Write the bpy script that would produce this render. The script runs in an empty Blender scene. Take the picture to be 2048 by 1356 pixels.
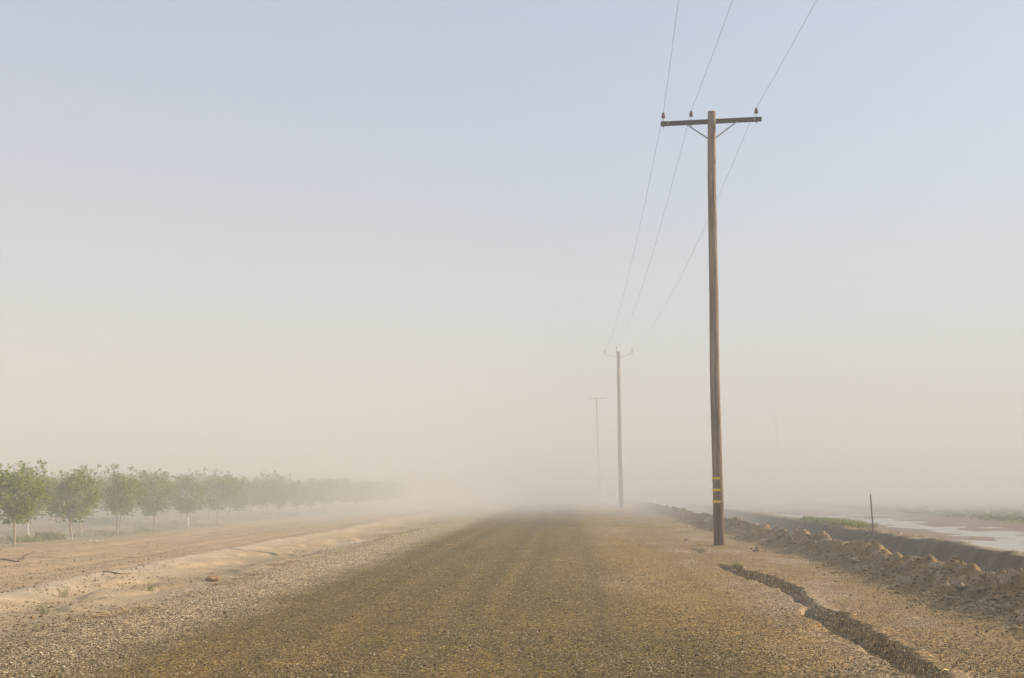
import bpy, math, random
import numpy as np
from mathutils import Vector, Matrix

# ------------------------------------------------------------------ camera, sky, sun, exposure
sc = bpy.context.scene
C = sc.collection
R = math.radians
FPX = 2844.4                      # focal length in pixels of the 2048 px wide photograph
YAW, PITCH, CAMZ = R(2.163), R(5.962), 1.6
cam = bpy.data.cameras.new('camera'); cam.lens = 50.0; cam.sensor_width = 36.0
cam.clip_start = 0.05; cam.clip_end = 5000
cam_o = bpy.data.objects.new('camera', cam); C.objects.link(cam_o)
cam_o.location = (0, 0, CAMZ); cam_o.rotation_euler = (math.pi/2 + PITCH, 0, YAW)
sc.camera = cam_o

SUN_EL, SUN_AZ = R(20), R(70)     # azimuth clockwise from +Y (the road's direction)
sdir = Vector((math.sin(SUN_AZ)*math.cos(SUN_EL), math.cos(SUN_AZ)*math.cos(SUN_EL), math.sin(SUN_EL)))
w = bpy.data.worlds.new('World'); sc.world = w; w.use_nodes = True
wn = w.node_tree.nodes; wl = w.node_tree.links; bg = wn['Background']
sky = wn.new('ShaderNodeTexSky'); sky.sky_type = 'NISHITA'; sky.sun_disc = False
sky.sun_elevation = SUN_EL; sky.sun_rotation = SUN_AZ
sky.air_density = 1.0; sky.dust_density = 1.6; sky.ozone_density = 0.5
veil = wn.new('ShaderNodeMix'); veil.data_type = 'RGBA'; veil.inputs[0].default_value = 0.55     # high thin dust veil over the blue
veil.inputs[7].default_value = (2.60, 2.75, 3.45, 1)
wl.new(sky.outputs[0], veil.inputs[6]); wl.new(veil.outputs[2], bg.inputs[0]); bg.inputs[1].default_value = 0.14
sl = bpy.data.lights.new('sun', 'SUN'); sl.energy = 5.0; sl.angle = R(0.53); sl.color = (1.0, 0.82, 0.60)
so = bpy.data.objects.new('sun', sl); C.objects.link(so); so.rotation_euler = sdir.to_track_quat('Z', 'Y').to_euler()
so.location = sdir * 60
sc.view_settings.view_transform = 'Standard'; sc.view_settings.look = 'None'
sc.view_settings.gamma = 1.0; sc.view_settings.exposure = 0.66
sc.cycles.volume_bounces = 5; sc.cycles.max_bounces = 8; sc.cycles.diffuse_bounces = 3
sc.cycles.transparent_max_bounces = 8; sc.cycles.volume_step_rate = 0.5; sc.cycles.volume_max_steps = 256
HAZE_DENSITY = 0.0047
BANK_DENSITY = 0.037
HAZE_COLOR = (0.60, 0.65, 0.70)
BANK_COLOR = (0.935, 0.935, 0.90)

rng = np.random.default_rng(7)
random.seed(7)

# ------------------------------------------------------------------ small helpers
def at(px, py, Y=None, z=None):
    """a pixel of the 2048x1356 photograph to a world point, at the distance Y along the road or on the height z"""
    x = (px-1024)/FPX; y = (678-py)/FPX
    cp, sp, ca, sa = math.cos(PITCH), math.sin(PITCH), math.cos(YAW), math.sin(YAW)
    f = cp - y*sp; u = sp + y*cp
    d = (x*ca - f*sa, x*sa + f*ca, u)
    t = Y/d[1] if Y is not None else (z-CAMZ)/d[2]
    return Vector((d[0]*t, d[1]*t, CAMZ + d[2]*t))

def tag(o, label=None, cat=None, group=None, kind=None):
    if label: o['label'] = label
    if cat: o['category'] = cat
    if group: o['group'] = group
    if kind: o['kind'] = kind
    return o

def empty(name, loc, rz=0.0):
    o = bpy.data.objects.new(name, None); C.objects.link(o)
    o.location = loc; o.rotation_euler = (0, 0, rz); o.empty_display_size = 0.2
    return o

def mesh_obj(name, verts, faces, mat, parent=None, smooth=False, loc=None):
    me = bpy.data.meshes.new(name)
    verts = np.asarray(verts, dtype=np.float32)
    if isinstance(faces, np.ndarray):
        k = faces.shape[1]
        me.vertices.add(len(verts)); me.vertices.foreach_set('co', verts.ravel())
        me.loops.add(faces.size); me.loops.foreach_set('vertex_index', faces.astype(np.int32).ravel())
        me.polygons.add(len(faces)); me.polygons.foreach_set('loop_start', np.arange(0, faces.size, k, dtype=np.int32))
        me.update(calc_edges=True)
    else:
        me.from_pydata([tuple(map(float, v)) for v in verts], [], faces); me.update()
    if smooth: me.polygons.foreach_set('use_smooth', [True]*len(me.polygons))
    if mat: me.materials.append(mat)
    o = bpy.data.objects.new(name, me); C.objects.link(o)
    if parent: o.parent = parent
    if loc is not None: o.location = loc
    return o

class MB:
    def __init__(s): s.v = []; s.f = []
    def add(s, vs, fs):
        b = len(s.v); s.v += [tuple(v) for v in vs]; s.f += [tuple(i+b for i in f) for f in fs]
    def tube(s, pts, rad, n=8, cap=True, phase=0.0):
        pts = [Vector(p) for p in pts]; rings = []
        rad = rad if hasattr(rad, '__len__') else [rad]*len(pts)
        d0 = (pts[1]-pts[0]).normalized()
        ref = Vector((1, 0, 0)) if abs(d0.x) < 0.8 else Vector((0, 1, 0))
        vs = []
        for i, p in enumerate(pts):
            d = (pts[min(i+1, len(pts)-1)] - pts[max(i-1, 0)]).normalized()
            a = (ref - d*ref.dot(d)).normalized(); b = d.cross(a)
            for k in range(n):
                t = 2*math.pi*k/n + phase
                vs.append(p + (a*math.cos(t) + b*math.sin(t))*rad[i])
        fs = []
        for i in range(len(pts)-1):
            for k in range(n):
                fs.append((i*n+k, i*n+(k+1) % n, (i+1)*n+(k+1) % n, (i+1)*n+k))
        if cap:
            fs.append(tuple(range(n))[::-1]); fs.append(tuple((len(pts)-1)*n+k for k in range(n)))
        s.add(vs, fs)
    def box(s, c, size, M=None, bevel=0.0):
        x, y, z = (q/2 for q in size); c = Vector(c)
        b = min(bevel, x*.9, y*.9, z*.9)
        vs = []
        if b <= 0:
            vs = [Vector((sx*x, sy*y, sz*z)) for sz in (-1, 1) for sy in (-1, 1) for sx in (-1, 1)]
            fs = [(0, 2, 3, 1), (4, 5, 7, 6), (0, 1, 5, 4), (2, 6, 7, 3), (0, 4, 6, 2), (1, 3, 7, 5)]
        else:                       # long axis X prism with chamfered section
            sec = [(-y+b, -z), (y-b, -z), (y, -z+b), (y, z-b), (y-b, z), (-y+b, z), (-y, z-b), (-y, -z+b)]
            vs = [Vector((sx*x, a, q)) for sx in (-1, 1) for a, q in sec]
            fs = [(k, k+8, (k+1) % 8+8, (k+1) % 8) for k in range(8)] + [tuple(range(8)), tuple(range(15, 7, -1))]
        if M is not None: vs = [M @ v for v in vs]
        s.add([v + c for v in vs], fs)
    def lathe(s, c, prof, n=14, M=None):
        vs = []; fs = []; c = Vector(c)
        for r, z in prof:
            for k in range(n):
                t = 2*math.pi*k/n; v = Vector((r*math.cos(t), r*math.sin(t), z))
                vs.append((M @ v if M is not None else v) + c)
        for i in range(len(prof)-1):
            for k in range(n):
                fs.append((i*n+k, i*n+(k+1) % n, (i+1)*n+(k+1) % n, (i+1)*n+k))
        fs.append(tuple(range(n))[::-1]); fs.append(tuple((len(prof)-1)*n+k for k in range(n)))
        s.add(vs, fs)
    def build(s, name, mat, parent=None, smooth=False, loc=None):
        return mesh_obj(name, s.v, s.f, mat, parent, smooth, loc)

# value noise on a lattice
_T = rng.random((512, 512))
def vn(x, y, s=0):
    x = np.asarray(x, float) + 37.3*s; y = np.asarray(y, float) + 91.7*s
    xi = np.floor(x).astype(int); yi = np.floor(y).astype(int); fx = x-xi; fy = y-yi
    fx = fx*fx*(3-2*fx); fy = fy*fy*(3-2*fy)
    a = _T[xi % 512, yi % 512]; b = _T[(xi+1) % 512, yi % 512]; c = _T[xi % 512, (yi+1) % 512]; d = _T[(xi+1) % 512, (yi+1) % 512]
    return (a*(1-fx)+b*fx)*(1-fy) + (c*(1-fx)+d*fx)*fy
def fbm(x, y, s=0, o=4):
    t = 0; a = .5; n = 0
    for i in range(o):
        t = t + a*vn(x*2**i, y*2**i, s+i*3); n += a; a *= .5
    return t/n
def ss(a, b, x):
    t = np.clip((x-a)/(b-a), 0, 1); return t*t*(3-2*t)
def G(x, c, w): return np.exp(-((x-c)/w)**2)

# ------------------------------------------------------------------ node materials
def mat_new(name):
    m = bpy.data.materials.new(name); m.use_nodes = True
    return m, m.node_tree.nodes, m.node_tree.links, m.node_tree.nodes['Principled BSDF']
def N(nodes, kind, **kw):
    n = nodes.new(kind)
    for k, v in kw.items():
        if k in n.inputs.keys(): n.inputs[k].default_value = v
        else: setattr(n, k, v)
    return n
def ramp(nodes, stops, interp='LINEAR'):
    n = nodes.new('ShaderNodeValToRGB'); n.color_ramp.interpolation = interp
    e = n.color_ramp.elements
    while len(e) < len(stops): e.new(0.5)
    for k, (p, c) in enumerate(stops):
        e[k].position = p; e[k].color = (c, c, c, 1) if not hasattr(c, '__len__') else (*c, 1)
    return n
def mix(nodes, links, fac, a, b, mode='MIX'):
    n = nodes.new('ShaderNodeMix'); n.data_type = 'RGBA'; n.blend_type = mode
    for s, v in ((0, fac), (6, a), (7, b)):
        if hasattr(v, 'is_output') or isinstance(v, bpy.types.NodeSocket): links.new(v, n.inputs[s])
        else: n.inputs[s].default_value = v if s == 0 else (*v, 1)
    return n.outputs[2]
def math_n(nodes, links, op, a, b=None, clamp=False):
    n = nodes.new('ShaderNodeMath'); n.operation = op; n.use_clamp = clamp
    for s, v in ((0, a), (1, b)):
        if v is None: continue
        if isinstance(v, bpy.types.NodeSocket): links.new(v, n.inputs[s])
        else: n.inputs[s].default_value = v
    return n.outputs[0]

def soil_material():
    m, n, l, p = mat_new('soil')
    geo = n.new('ShaderNodeNewGeometry')
    a_b = n.new('ShaderNodeAttribute'); a_b.attribute_name = 'base'
    a_g = n.new('ShaderNodeAttribute'); a_g.attribute_name = 'gravel'
    a_w = n.new('ShaderNodeAttribute'); a_w.attribute_name = 'wet'
    v1 = N(n, 'ShaderNodeTexVoronoi', Scale=58.0); l.new(geo.outputs['Position'], v1.inputs['Vector'])
    v2 = N(n, 'ShaderNodeTexVoronoi', Scale=27.0); l.new(geo.outputs['Position'], v2.inputs['Vector'])
    sep1 = n.new('ShaderNodeSeparateColor'); l.new(v1.outputs['Color'], sep1.inputs[0])
    sep2 = n.new('ShaderNodeSeparateColor'); l.new(v2.outputs['Color'], sep2.inputs[0])
    r1 = ramp(n, [(0, 0.08), (0.3, 0.45), (0.6, 1.0), (0.85, 1.65), (0.96, 3.6)]); l.new(sep1.outputs[0], r1.inputs[0])
    hue = mix(n, l, sep1.outputs[1], (1.12, .98, .78), (.9, 1.0, 1.15))
    peb = mix(n, l, 1.0, r1.outputs[0], hue, 'MULTIPLY')
    r2 = ramp(n, [(0, 0.35), (0.1, 0.9), (0.5, 1.0), (0.9, 1.1), (0.98, 2.1)]); l.new(sep2.outputs[0], r2.inputs[0])
    peb = mix(n, l, 0.8, peb, r2.outputs[0], 'MULTIPLY')
    stones = mix(n, l, a_g.outputs['Fac'], (1, 1, 1), peb)
    # patchiness of the fine earth
    n1 = N(n, 'ShaderNodeTexNoise', Scale=1.7, Detail=7.0, Roughness=0.65); l.new(geo.outputs['Position'], n1.inputs['Vector'])
    rp = ramp(n, [(0.25, 0.72), (0.5, 1.0), (0.75, 1.25)]); l.new(n1.outputs['Fac'], rp.inputs[0])
    n2 = N(n, 'ShaderNodeTexNoise', Scale=14.0, Detail=6.0, Roughness=0.7); l.new(geo.outputs['Position'], n2.inputs['Vector'])
    rp2 = ramp(n, [(0.3, 0.75), (0.5, 1.0), (0.7, 1.22)]); l.new(n2.outputs['Fac'], rp2.inputs[0])
    c = mix(n, l, 1.0, a_b.outputs['Color'], rp.outputs[0], 'MULTIPLY')
    c = mix(n, l, 1.0, c, rp2.outputs[0], 'MULTIPLY')
    c = mix(n, l, 1.0, c, stones, 'MULTIPLY')
    l.new(c, p.inputs['Base Color'])
    rough = math_n(n, l, 'SUBTRACT', 0.95, math_n(n, l, 'MULTIPLY', a_w.outputs['Fac'], 0.5))
    l.new(rough, p.inputs['Roughness']); p.inputs['Specular IOR Level'].default_value = 0.25
    h = math_n(n, l, 'MULTIPLY', v1.outputs['Distance'], -1.0)
    h = math_n(n, l, 'MULTIPLY', h, a_g.outputs['Fac'])
    h = math_n(n, l, 'ADD', h, math_n(n, l, 'MULTIPLY', n2.outputs['Fac'], 1.1))
    b = N(n, 'ShaderNodeBump', Strength=0.9, Distance=0.02); l.new(h, b.inputs['Height']); l.new(b.outputs[0], p.inputs['Normal'])
    return m

def noise_material(name, c1, c2, scale=(3, 3, 3), rough=0.85, bump=0.3, dist=0.01, detail=5, obj_space=True, spec=0.3, metallic=0.0):
    m, n, l, p = mat_new(name)
    tc = n.new('ShaderNodeTexCoord'); mp = n.new('ShaderNodeMapping'); mp.inputs['Scale'].default_value = scale
    l.new(tc.outputs['Object'], mp.inputs[0])
    t = N(n, 'ShaderNodeTexNoise', Scale=1.0, Detail=float(detail), Roughness=0.65); l.new(mp.outputs[0], t.inputs['Vector'])
    r = ramp(n, [(0.3, c1), (0.7, c2)]); l.new(t.outputs['Fac'], r.inputs[0]); l.new(r.outputs[0], p.inputs['Base Color'])
    p.inputs['Roughness'].default_value = rough; p.inputs['Specular IOR Level'].default_value = spec; p.inputs['Metallic'].default_value = metallic
    b = N(n, 'ShaderNodeBump', Strength=bump, Distance=dist); l.new(t.outputs['Fac'], b.inputs['Height']); l.new(b.outputs[0], p.inputs['Normal'])
    return m

def island_material(name, stops, rough=0.85, translucent=0.0):
    """one random tone per loose piece (stones, leaves, clods)"""
    m, n, l, p = mat_new(name)
    g = n.new('ShaderNodeNewGeometry'); r = ramp(n, stops); l.new(g.outputs['Random Per Island'], r.inputs[0])
    l.new(r.outputs[0], p.inputs['Base Color']); p.inputs['Roughness'].default_value = rough
    p.inputs['Specular IOR Level'].default_value = 0.25
    if translucent:
        tr = n.new('ShaderNodeBsdfTranslucent'); l.new(r.outputs[0], tr.inputs['Color'])
        mx = n.new('ShaderNodeMixShader'); mx.inputs[0].default_value = translucent
        out = n['Material Output']; l.new(p.outputs[0], mx.inputs[1]); l.new(tr.outputs[0], mx.inputs[2]); l.new(mx.outputs[0], out.inputs['Surface'])
    return m

M = {}
M['soil'] = soil_material()
M['wood'] = noise_material('weathered_pole_wood', (.085, .055, .032), (.27, .185, .12), (22, 22, 1.1), .9, .5, .01, 7)
def pole_wood():
    m, n, l, p = mat_new('weathered_pole_wood'); tc = n.new('ShaderNodeTexCoord')
    def nz(scale, det, lo, hi, c1, c2):
        mp = n.new('ShaderNodeMapping'); mp.inputs['Scale'].default_value = scale; l.new(tc.outputs['Object'], mp.inputs[0])
        t = N(n, 'ShaderNodeTexNoise', Scale=1.0, Detail=float(det), Roughness=0.65); l.new(mp.outputs[0], t.inputs['Vector'])
        r = ramp(n, [(lo, c1), (hi, c2)]); l.new(t.outputs['Fac'], r.inputs[0]); return t, r
    t1, r1 = nz((16, 16, .7), 7, .36, .64, (.15, .105, .068), (.43, .32, .22))
    t2, r2 = nz((60, 60, 1.6), 3, .36, .44, .35, 1.0)          # drying checks
    t3, r3 = nz((7, 7, 5), 4, .62, .68, 1.0, .55)              # knots and stains
    sp = n.new('ShaderNodeSeparateXYZ'); l.new(tc.outputs['Object'], sp.inputs[0])
    rz = ramp(n, [(0.0, (.50, .42, .34)), (.12, (.62, .54, .46)), (.22, (1, 1, 1))]); l.new(math_n(n, l, 'MULTIPLY', sp.outputs[2], .1), rz.inputs[0])
    c = mix(n, l, 1.0, r1.outputs[0], r2.outputs[0], 'MULTIPLY'); c = mix(n, l, 1.0, c, r3.outputs[0], 'MULTIPLY'); c = mix(n, l, 1.0, c, rz.outputs[0], 'MULTIPLY')
    l.new(c, p.inputs['Base Color']); p.inputs['Roughness'].default_value = .9; p.inputs['Specular IOR Level'].default_value = .25
    b = N(n, 'ShaderNodeBump', Strength=.6, Distance=.012); l.new(t2.outputs['Fac'], b.inputs['Height']); l.new(b.outputs[0], p.inputs['Normal'])
    return m
M['wood'] = pole_wood()
M['arm'] = noise_material('crossarm_timber', (.045, .035, .015), (.10, .075, .035), (1.5, 24, 24), .9, .4, .006, 6)
M['steel'] = noise_material('galvanised_steel', (.22, .22, .23), (.36, .36, .37), (30, 30, 30), .5, .1, .002, 3, metallic=.6)
M['porcelain'] = noise_material('brown_porcelain', (.10, .028, .022), (.17, .05, .04), (20, 20, 20), .22, .05, .002, 2, spec=.5)
M['yellow'] = noise_material('yellow_plastic', (.86, .56, .01), (.92, .64, .02), (12, 12, 12), .45, .05, .002, 2)
M['wire'] = noise_material('weathered_wire', (.12, .12, .12), (.2, .19, .18), (9, 9, 9), .6, .0, .001, 2, metallic=.4)
M['bark'] = noise_material('pale_bark', (.34, .27, .19), (.54, .45, .34), (18, 18, 5), .9, .5, .006, 5)
M['guard'] = noise_material('white_trunk_paint', (.66, .64, .60), (.78, .76, .72), (18, 18, 5), .8, .2, .003, 3)
M['stone'] = island_material('gravel_stone', [(0, (.05, .035, .018)), (.35, (.15, .10, .04)), (.65, (.30, .21, .09)), (.9, (.46, .35, .19)), (1, (.72, .62, .45))])
M['clod'] = noise_material('dry_clod', (.20, .145, .09), (.38, .29, .19), (9, 9, 9), .95, .8, .02, 6)
M['rubble'] = island_material('loose_earth', [(0, (.15, .105, .045)), (.5, (.25, .175, .08)), (1, (.37, .27, .14))], .95)
M['leaf'] = island_material('orchard_leaf', [(0, (.12, .17, .010)), (.5, (.22, .28, .022)), (.85, (.34, .38, .04)), (1, (.46, .47, .11))], .6, .35)
M['weed'] = island_material('weed_leaf', [(0, (.15, .17, .06)), (.5, (.24, .25, .09)), (1, (.38, .36, .17))], .8, .25)
M['grass'] = island_material('bank_grass', [(0, (.15, .19, .05)), (.5, (.25, .28, .07)), (1, (.40, .38, .14))], .8, .3)
M['straw'] = island_material('dry_straw', [(0, (.38, .25, .10)), (.5, (.52, .36, .16)), (1, (.68, .52, .28))], .85, .1)
M['crop'] = island_material('crop_leaf', [(0, (.09, .12, .04)), (.5, (.15, .19, .06)), (1, (.26, .29, .10))], .7, .3)
M['twig'] = noise_material('dry_twig', (.10, .07, .045), (.22, .16, .10), (20, 20, 20), .9, .3, .003, 3)
M['cloth'] = noise_material('white_plastic', (.62, .61, .58), (.75, .74, .7), (15, 15, 15), .6, .3, .01, 4)
M['plank'] = noise_material('fresh_wood_offcut', (.62, .40, .20), (.78, .55, .32), (6, 60, 60), .8, .2, .002, 4)
M['orange'] = noise_material('orange_clay', (.26, .15, .07), (.42, .27, .13), (14, 14, 14), .9, .6, .01, 5)
def water_material():
    m, n, l, p = mat_new('muddy_water')
    p.inputs['Base Color'].default_value = (.16, .12, .09, 1); p.inputs['Roughness'].default_value = .09
    p.inputs['IOR'].default_value = 1.33; p.inputs['Specular IOR Level'].default_value = .5
    g = n.new('ShaderNodeNewGeometry'); t = N(n, 'ShaderNodeTexNoise', Scale=5.0, Detail=4.0); l.new(g.outputs['Position'], t.inputs['Vector'])
    b = N(n, 'ShaderNodeBump', Strength=.35, Distance=.01); l.new(t.outputs['Fac'], b.inputs['Height']); l.new(b.outputs[0], p.inputs['Normal'])
    return m
M['water'] = water_material()

# ------------------------------------------------------------------ the lie of the land
PUDDLES = [at(688, 1083, z=-.03), at(742, 1077, z=-.03), at(795, 1062, z=-.03)]
PSIZE = [(.42, 1.5), (.22, .9), (.42, 1.6)]
WATER_Z = -.0605
_b = at(1438.5, 1092, z=0.0); POLE_X, POLE_Y = _b.x, _b.y
def xcrest(Y): return 6.15 + .35*(vn(Y*.22, 3.1, 1)-.5) + .22*(vn(Y*.9, 8.1, 2)-.5) + .004*Y
def xlip(Y): return 10.15 + .013*Y + .35*(vn(Y*.25, 5.5, 3)-.5) + .22*(vn(Y*1.1, 2.5, 4)-.5) + .10*(vn(Y*3.7, 4.5, 5)-.5)
GY = [8, 11.9, 13.2, 14.9, 16.5, 18.2, 20.2, 22.2, 25.3, 28.4, 33, 37]
GX = [3.05, 3.10, 3.16, 3.20, 3.16, 3.22, 3.32, 3.47, 3.50, 3.24, 3.08, 3.15]
GW = [.06, .09, .12, .17, .21, .19, .08, .12, .17, .11, .06, .30]
def xgully(Y): return np.interp(Y, GY, GX) + .14*(vn(Y*1.1, 6.5, 7)-.5) + .06*(vn(Y*3.3, 2.5, 7)-.5) + .03*(vn(Y*9.0, 2.5, 7)-.5)
def gully_w(Y): return np.interp(Y, GY, GW)*(.6+.8*vn(Y*2.6, 1.7, 9))
def gully_d(Y):
    d = (.05*ss(9, 11, Y)+.13*ss(11.5, 15.5, Y))*(1-ss(28.5, 31.0, Y)) * (1 - .8*G(Y, 20.0, .4)) * (1-.35*G(Y, 22.6, .4))
    return d + .07*G(Y, 36.6, 1.1)
def H(X, Y):
    X = np.asarray(X, float); Y = np.asarray(Y, float)
    far = 1/(1+(Y/70.0)**2)
    z = .016*(fbm(X*.8, Y*.3, 11)-.5)
    road = ss(-4.6, -3.8, X)*(1-ss(3.2, 4.2, X))
    z = z + road*(.022*(vn(X*1.7+.15*vn(Y*.1, 0, 12), Y*.05, 12)-.5) + .008*(fbm(X*5, Y*.8, 13, 3)-.5))
    z = z + .010*(fbm(X*6, Y*4, 14, 3)-.5)
    # left: gravel edge, damp hollow, pale ridge, rutted track, orchard soil
    L = 1-ss(-6.0, -5.4, X)
    z = z + L*(-.03 + .07*(fbm(X*.9, Y*.16, 15)-.5) + .02*(fbm(X*4, Y*2.2, 16, 3)-.5))
    rx = X + 8.45 + .35*(vn(Y*.12, 9.5, 17)-.5)
    z = z + .10*np.exp(-np.where(rx > 0, rx/.8, rx/.25)**2)*(.6+.8*vn(Y*.5, 3, 18))
    T = 1-ss(-9.6, -8.6, X)
    z = z + T*(-.02 + .035*(vn(X*1.6, Y*.06, 19)-.5))
    er = fbm(X*1.1+.4*vn(Y*.5, 1, 91), Y*.42, 92, 4); z = z - L*(1-T)*.045*ss(.50, .535, er)*ss(-8.3, -7.4, X)*(1-ss(-6.6, -6.1, X))
    tk = G(X+.5*vn(Y*.07, 4, 62), -10.3, .16)+G(X+.5*vn(Y*.07, 4, 62), -11.9, .16)+G(X+.7*vn(Y*.05, 9, 63), -13.1, .13)
    z = z - T*.035*tk
    z = z + T*.03*np.abs(fbm(X*.8, Y*.22, 93, 4)-.5)*2 + L*.012*(fbm(X*7, Y*4, 94, 2)-.5)
    O = 1-ss(-15.2, -14.2, X)
    z = z + O*(.10*(fbm(X*.6, Y*.35, 20)-.5) + .05*np.abs(vn(X*2.0, Y*1.2, 21)-.5)) + .05*G(X, -14.9, .45)*vn(Y*.6, 2, 22)
    for (p, (a, b)) in zip(PUDDLES, PSIZE):
        z = z - .085*np.exp(-((X-p.x)/(a*1.2))**2 - ((Y-p.y)/(b*1.2))**2)*(.7+.6*vn(X*3, Y*1.2, 23))
    # right: gully
    gx = X - xgully(Y); gw = gully_w(Y)
    g = np.where(gx > 0, 1-ss(gw*.85, gw*1.12, gx), 1-ss(gw*.2, gw*1.7, -gx))
    z = z - gully_d(Y)*g*(.55+.75*fbm(X*6, Y*3.5, 24, 3))
    z = z + gully_d(Y)*.16*np.exp(-((gx-gw*1.5)/.14)**2)*(.4+1.2*vn(X*6, Y*5, 25))
    z = z + .025*np.exp(-((X-POLE_X)**2+(Y-POLE_Y)**2)/.22)*(.5+vn(X*5, Y*5, 99))
    # berm of thrown-up clods
    xc = xcrest(Y); hb = (.26 + .16*vn(Y*.42, 1.1, 26) + .06*vn(Y*1.6, 5.1, 27))
    foot = xc - 1.15 - .5*(vn(Y*.5, 6.6, 28)-.3)
    t = np.clip((X-foot)/(xc-foot), 0, 1.0); b = (t**1.9)*(1-ss(xc+.02, xc+.45, X))
    lum = fbm(X*2.6+Y*.9, Y*1.15, 29, 5)
    z = z + b*hb + b*(.24*(lum-.5)) + ss(.1, .5, b)*.10*(fbm(X*3.5+Y*1.7, Y*3.4-X*1.2, 98, 6)-.5)*2.6 + .05*ss(.05, .4, b)*(np.abs(fbm(X*6, Y*4, 30, 3)-.5)*2)
    # ditch
    xl = xlip(Y)
    inn = ss(xc+.12, xc+1.5, X); far_b = 1-np.clip(1-(xl-X)/1.25, 0, 1)**1.5
    far_b = np.where(X > xl, 0, far_b)
    D = inn*far_b
    z = z*(1-.6*D) - 1.2*D
    on = inn*ss(xl-1.7, xl-1.2, X)*(1-ss(xl-.05, xl+.05, X))
    z = z + on*(.11*(fbm(Y*1.6+X*1.1, X*.5, 31, 4)-.5) + .05*(fbm(X*5, Y*5, 32, 3)-.5))
    lip = np.exp(-((X-xl-.22)/.26)**2)
    z = z + lip*(.02+.22*np.clip(fbm(X*2.2, Y*.9, 33, 4)-.42, 0, 1))
    # wet field
    F = ss(xl+.35, xl+1.1, X)
    fld = -.050 + .075*(fbm(X*.6, Y*.30, 34, 4)-.50) + .028*(fbm(X*1.6, Y*.9, 35, 4)-.5)
    wet_edge = 17.2 + .035*Y + 1.6*(fbm(Y*.12, 2.2, 36, 3)-.5)
    fld = fld + .055*ss(wet_edge-1.4, wet_edge+1.2, X) + .03*(1-ss(30, 40, Y))*0
    fld = fld - .075*np.exp(-((X-13.3)/2.0)**2 - ((Y-38)/7.0)**2) - .03*np.exp(-((X-15.6)/1.5)**2 - ((Y-66)/17)**2)
    fld = fld + .06*np.exp(-((X-12.4)/.9)**2 - ((Y-62)/9)**2)
    crop = ss(wet_edge+.5, wet_edge+2, X)
    fld = fld + crop*.03*(.5+.5*np.sin(X*2*math.pi/.95))*far
    z = np.where(F > 0, z*(1-F) + fld*F, z)
    # everything flattens out far away
    q = ss(220, 420, np.hypot(X, Y)); z = z*(1-q) - .0*q
    return z

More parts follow.
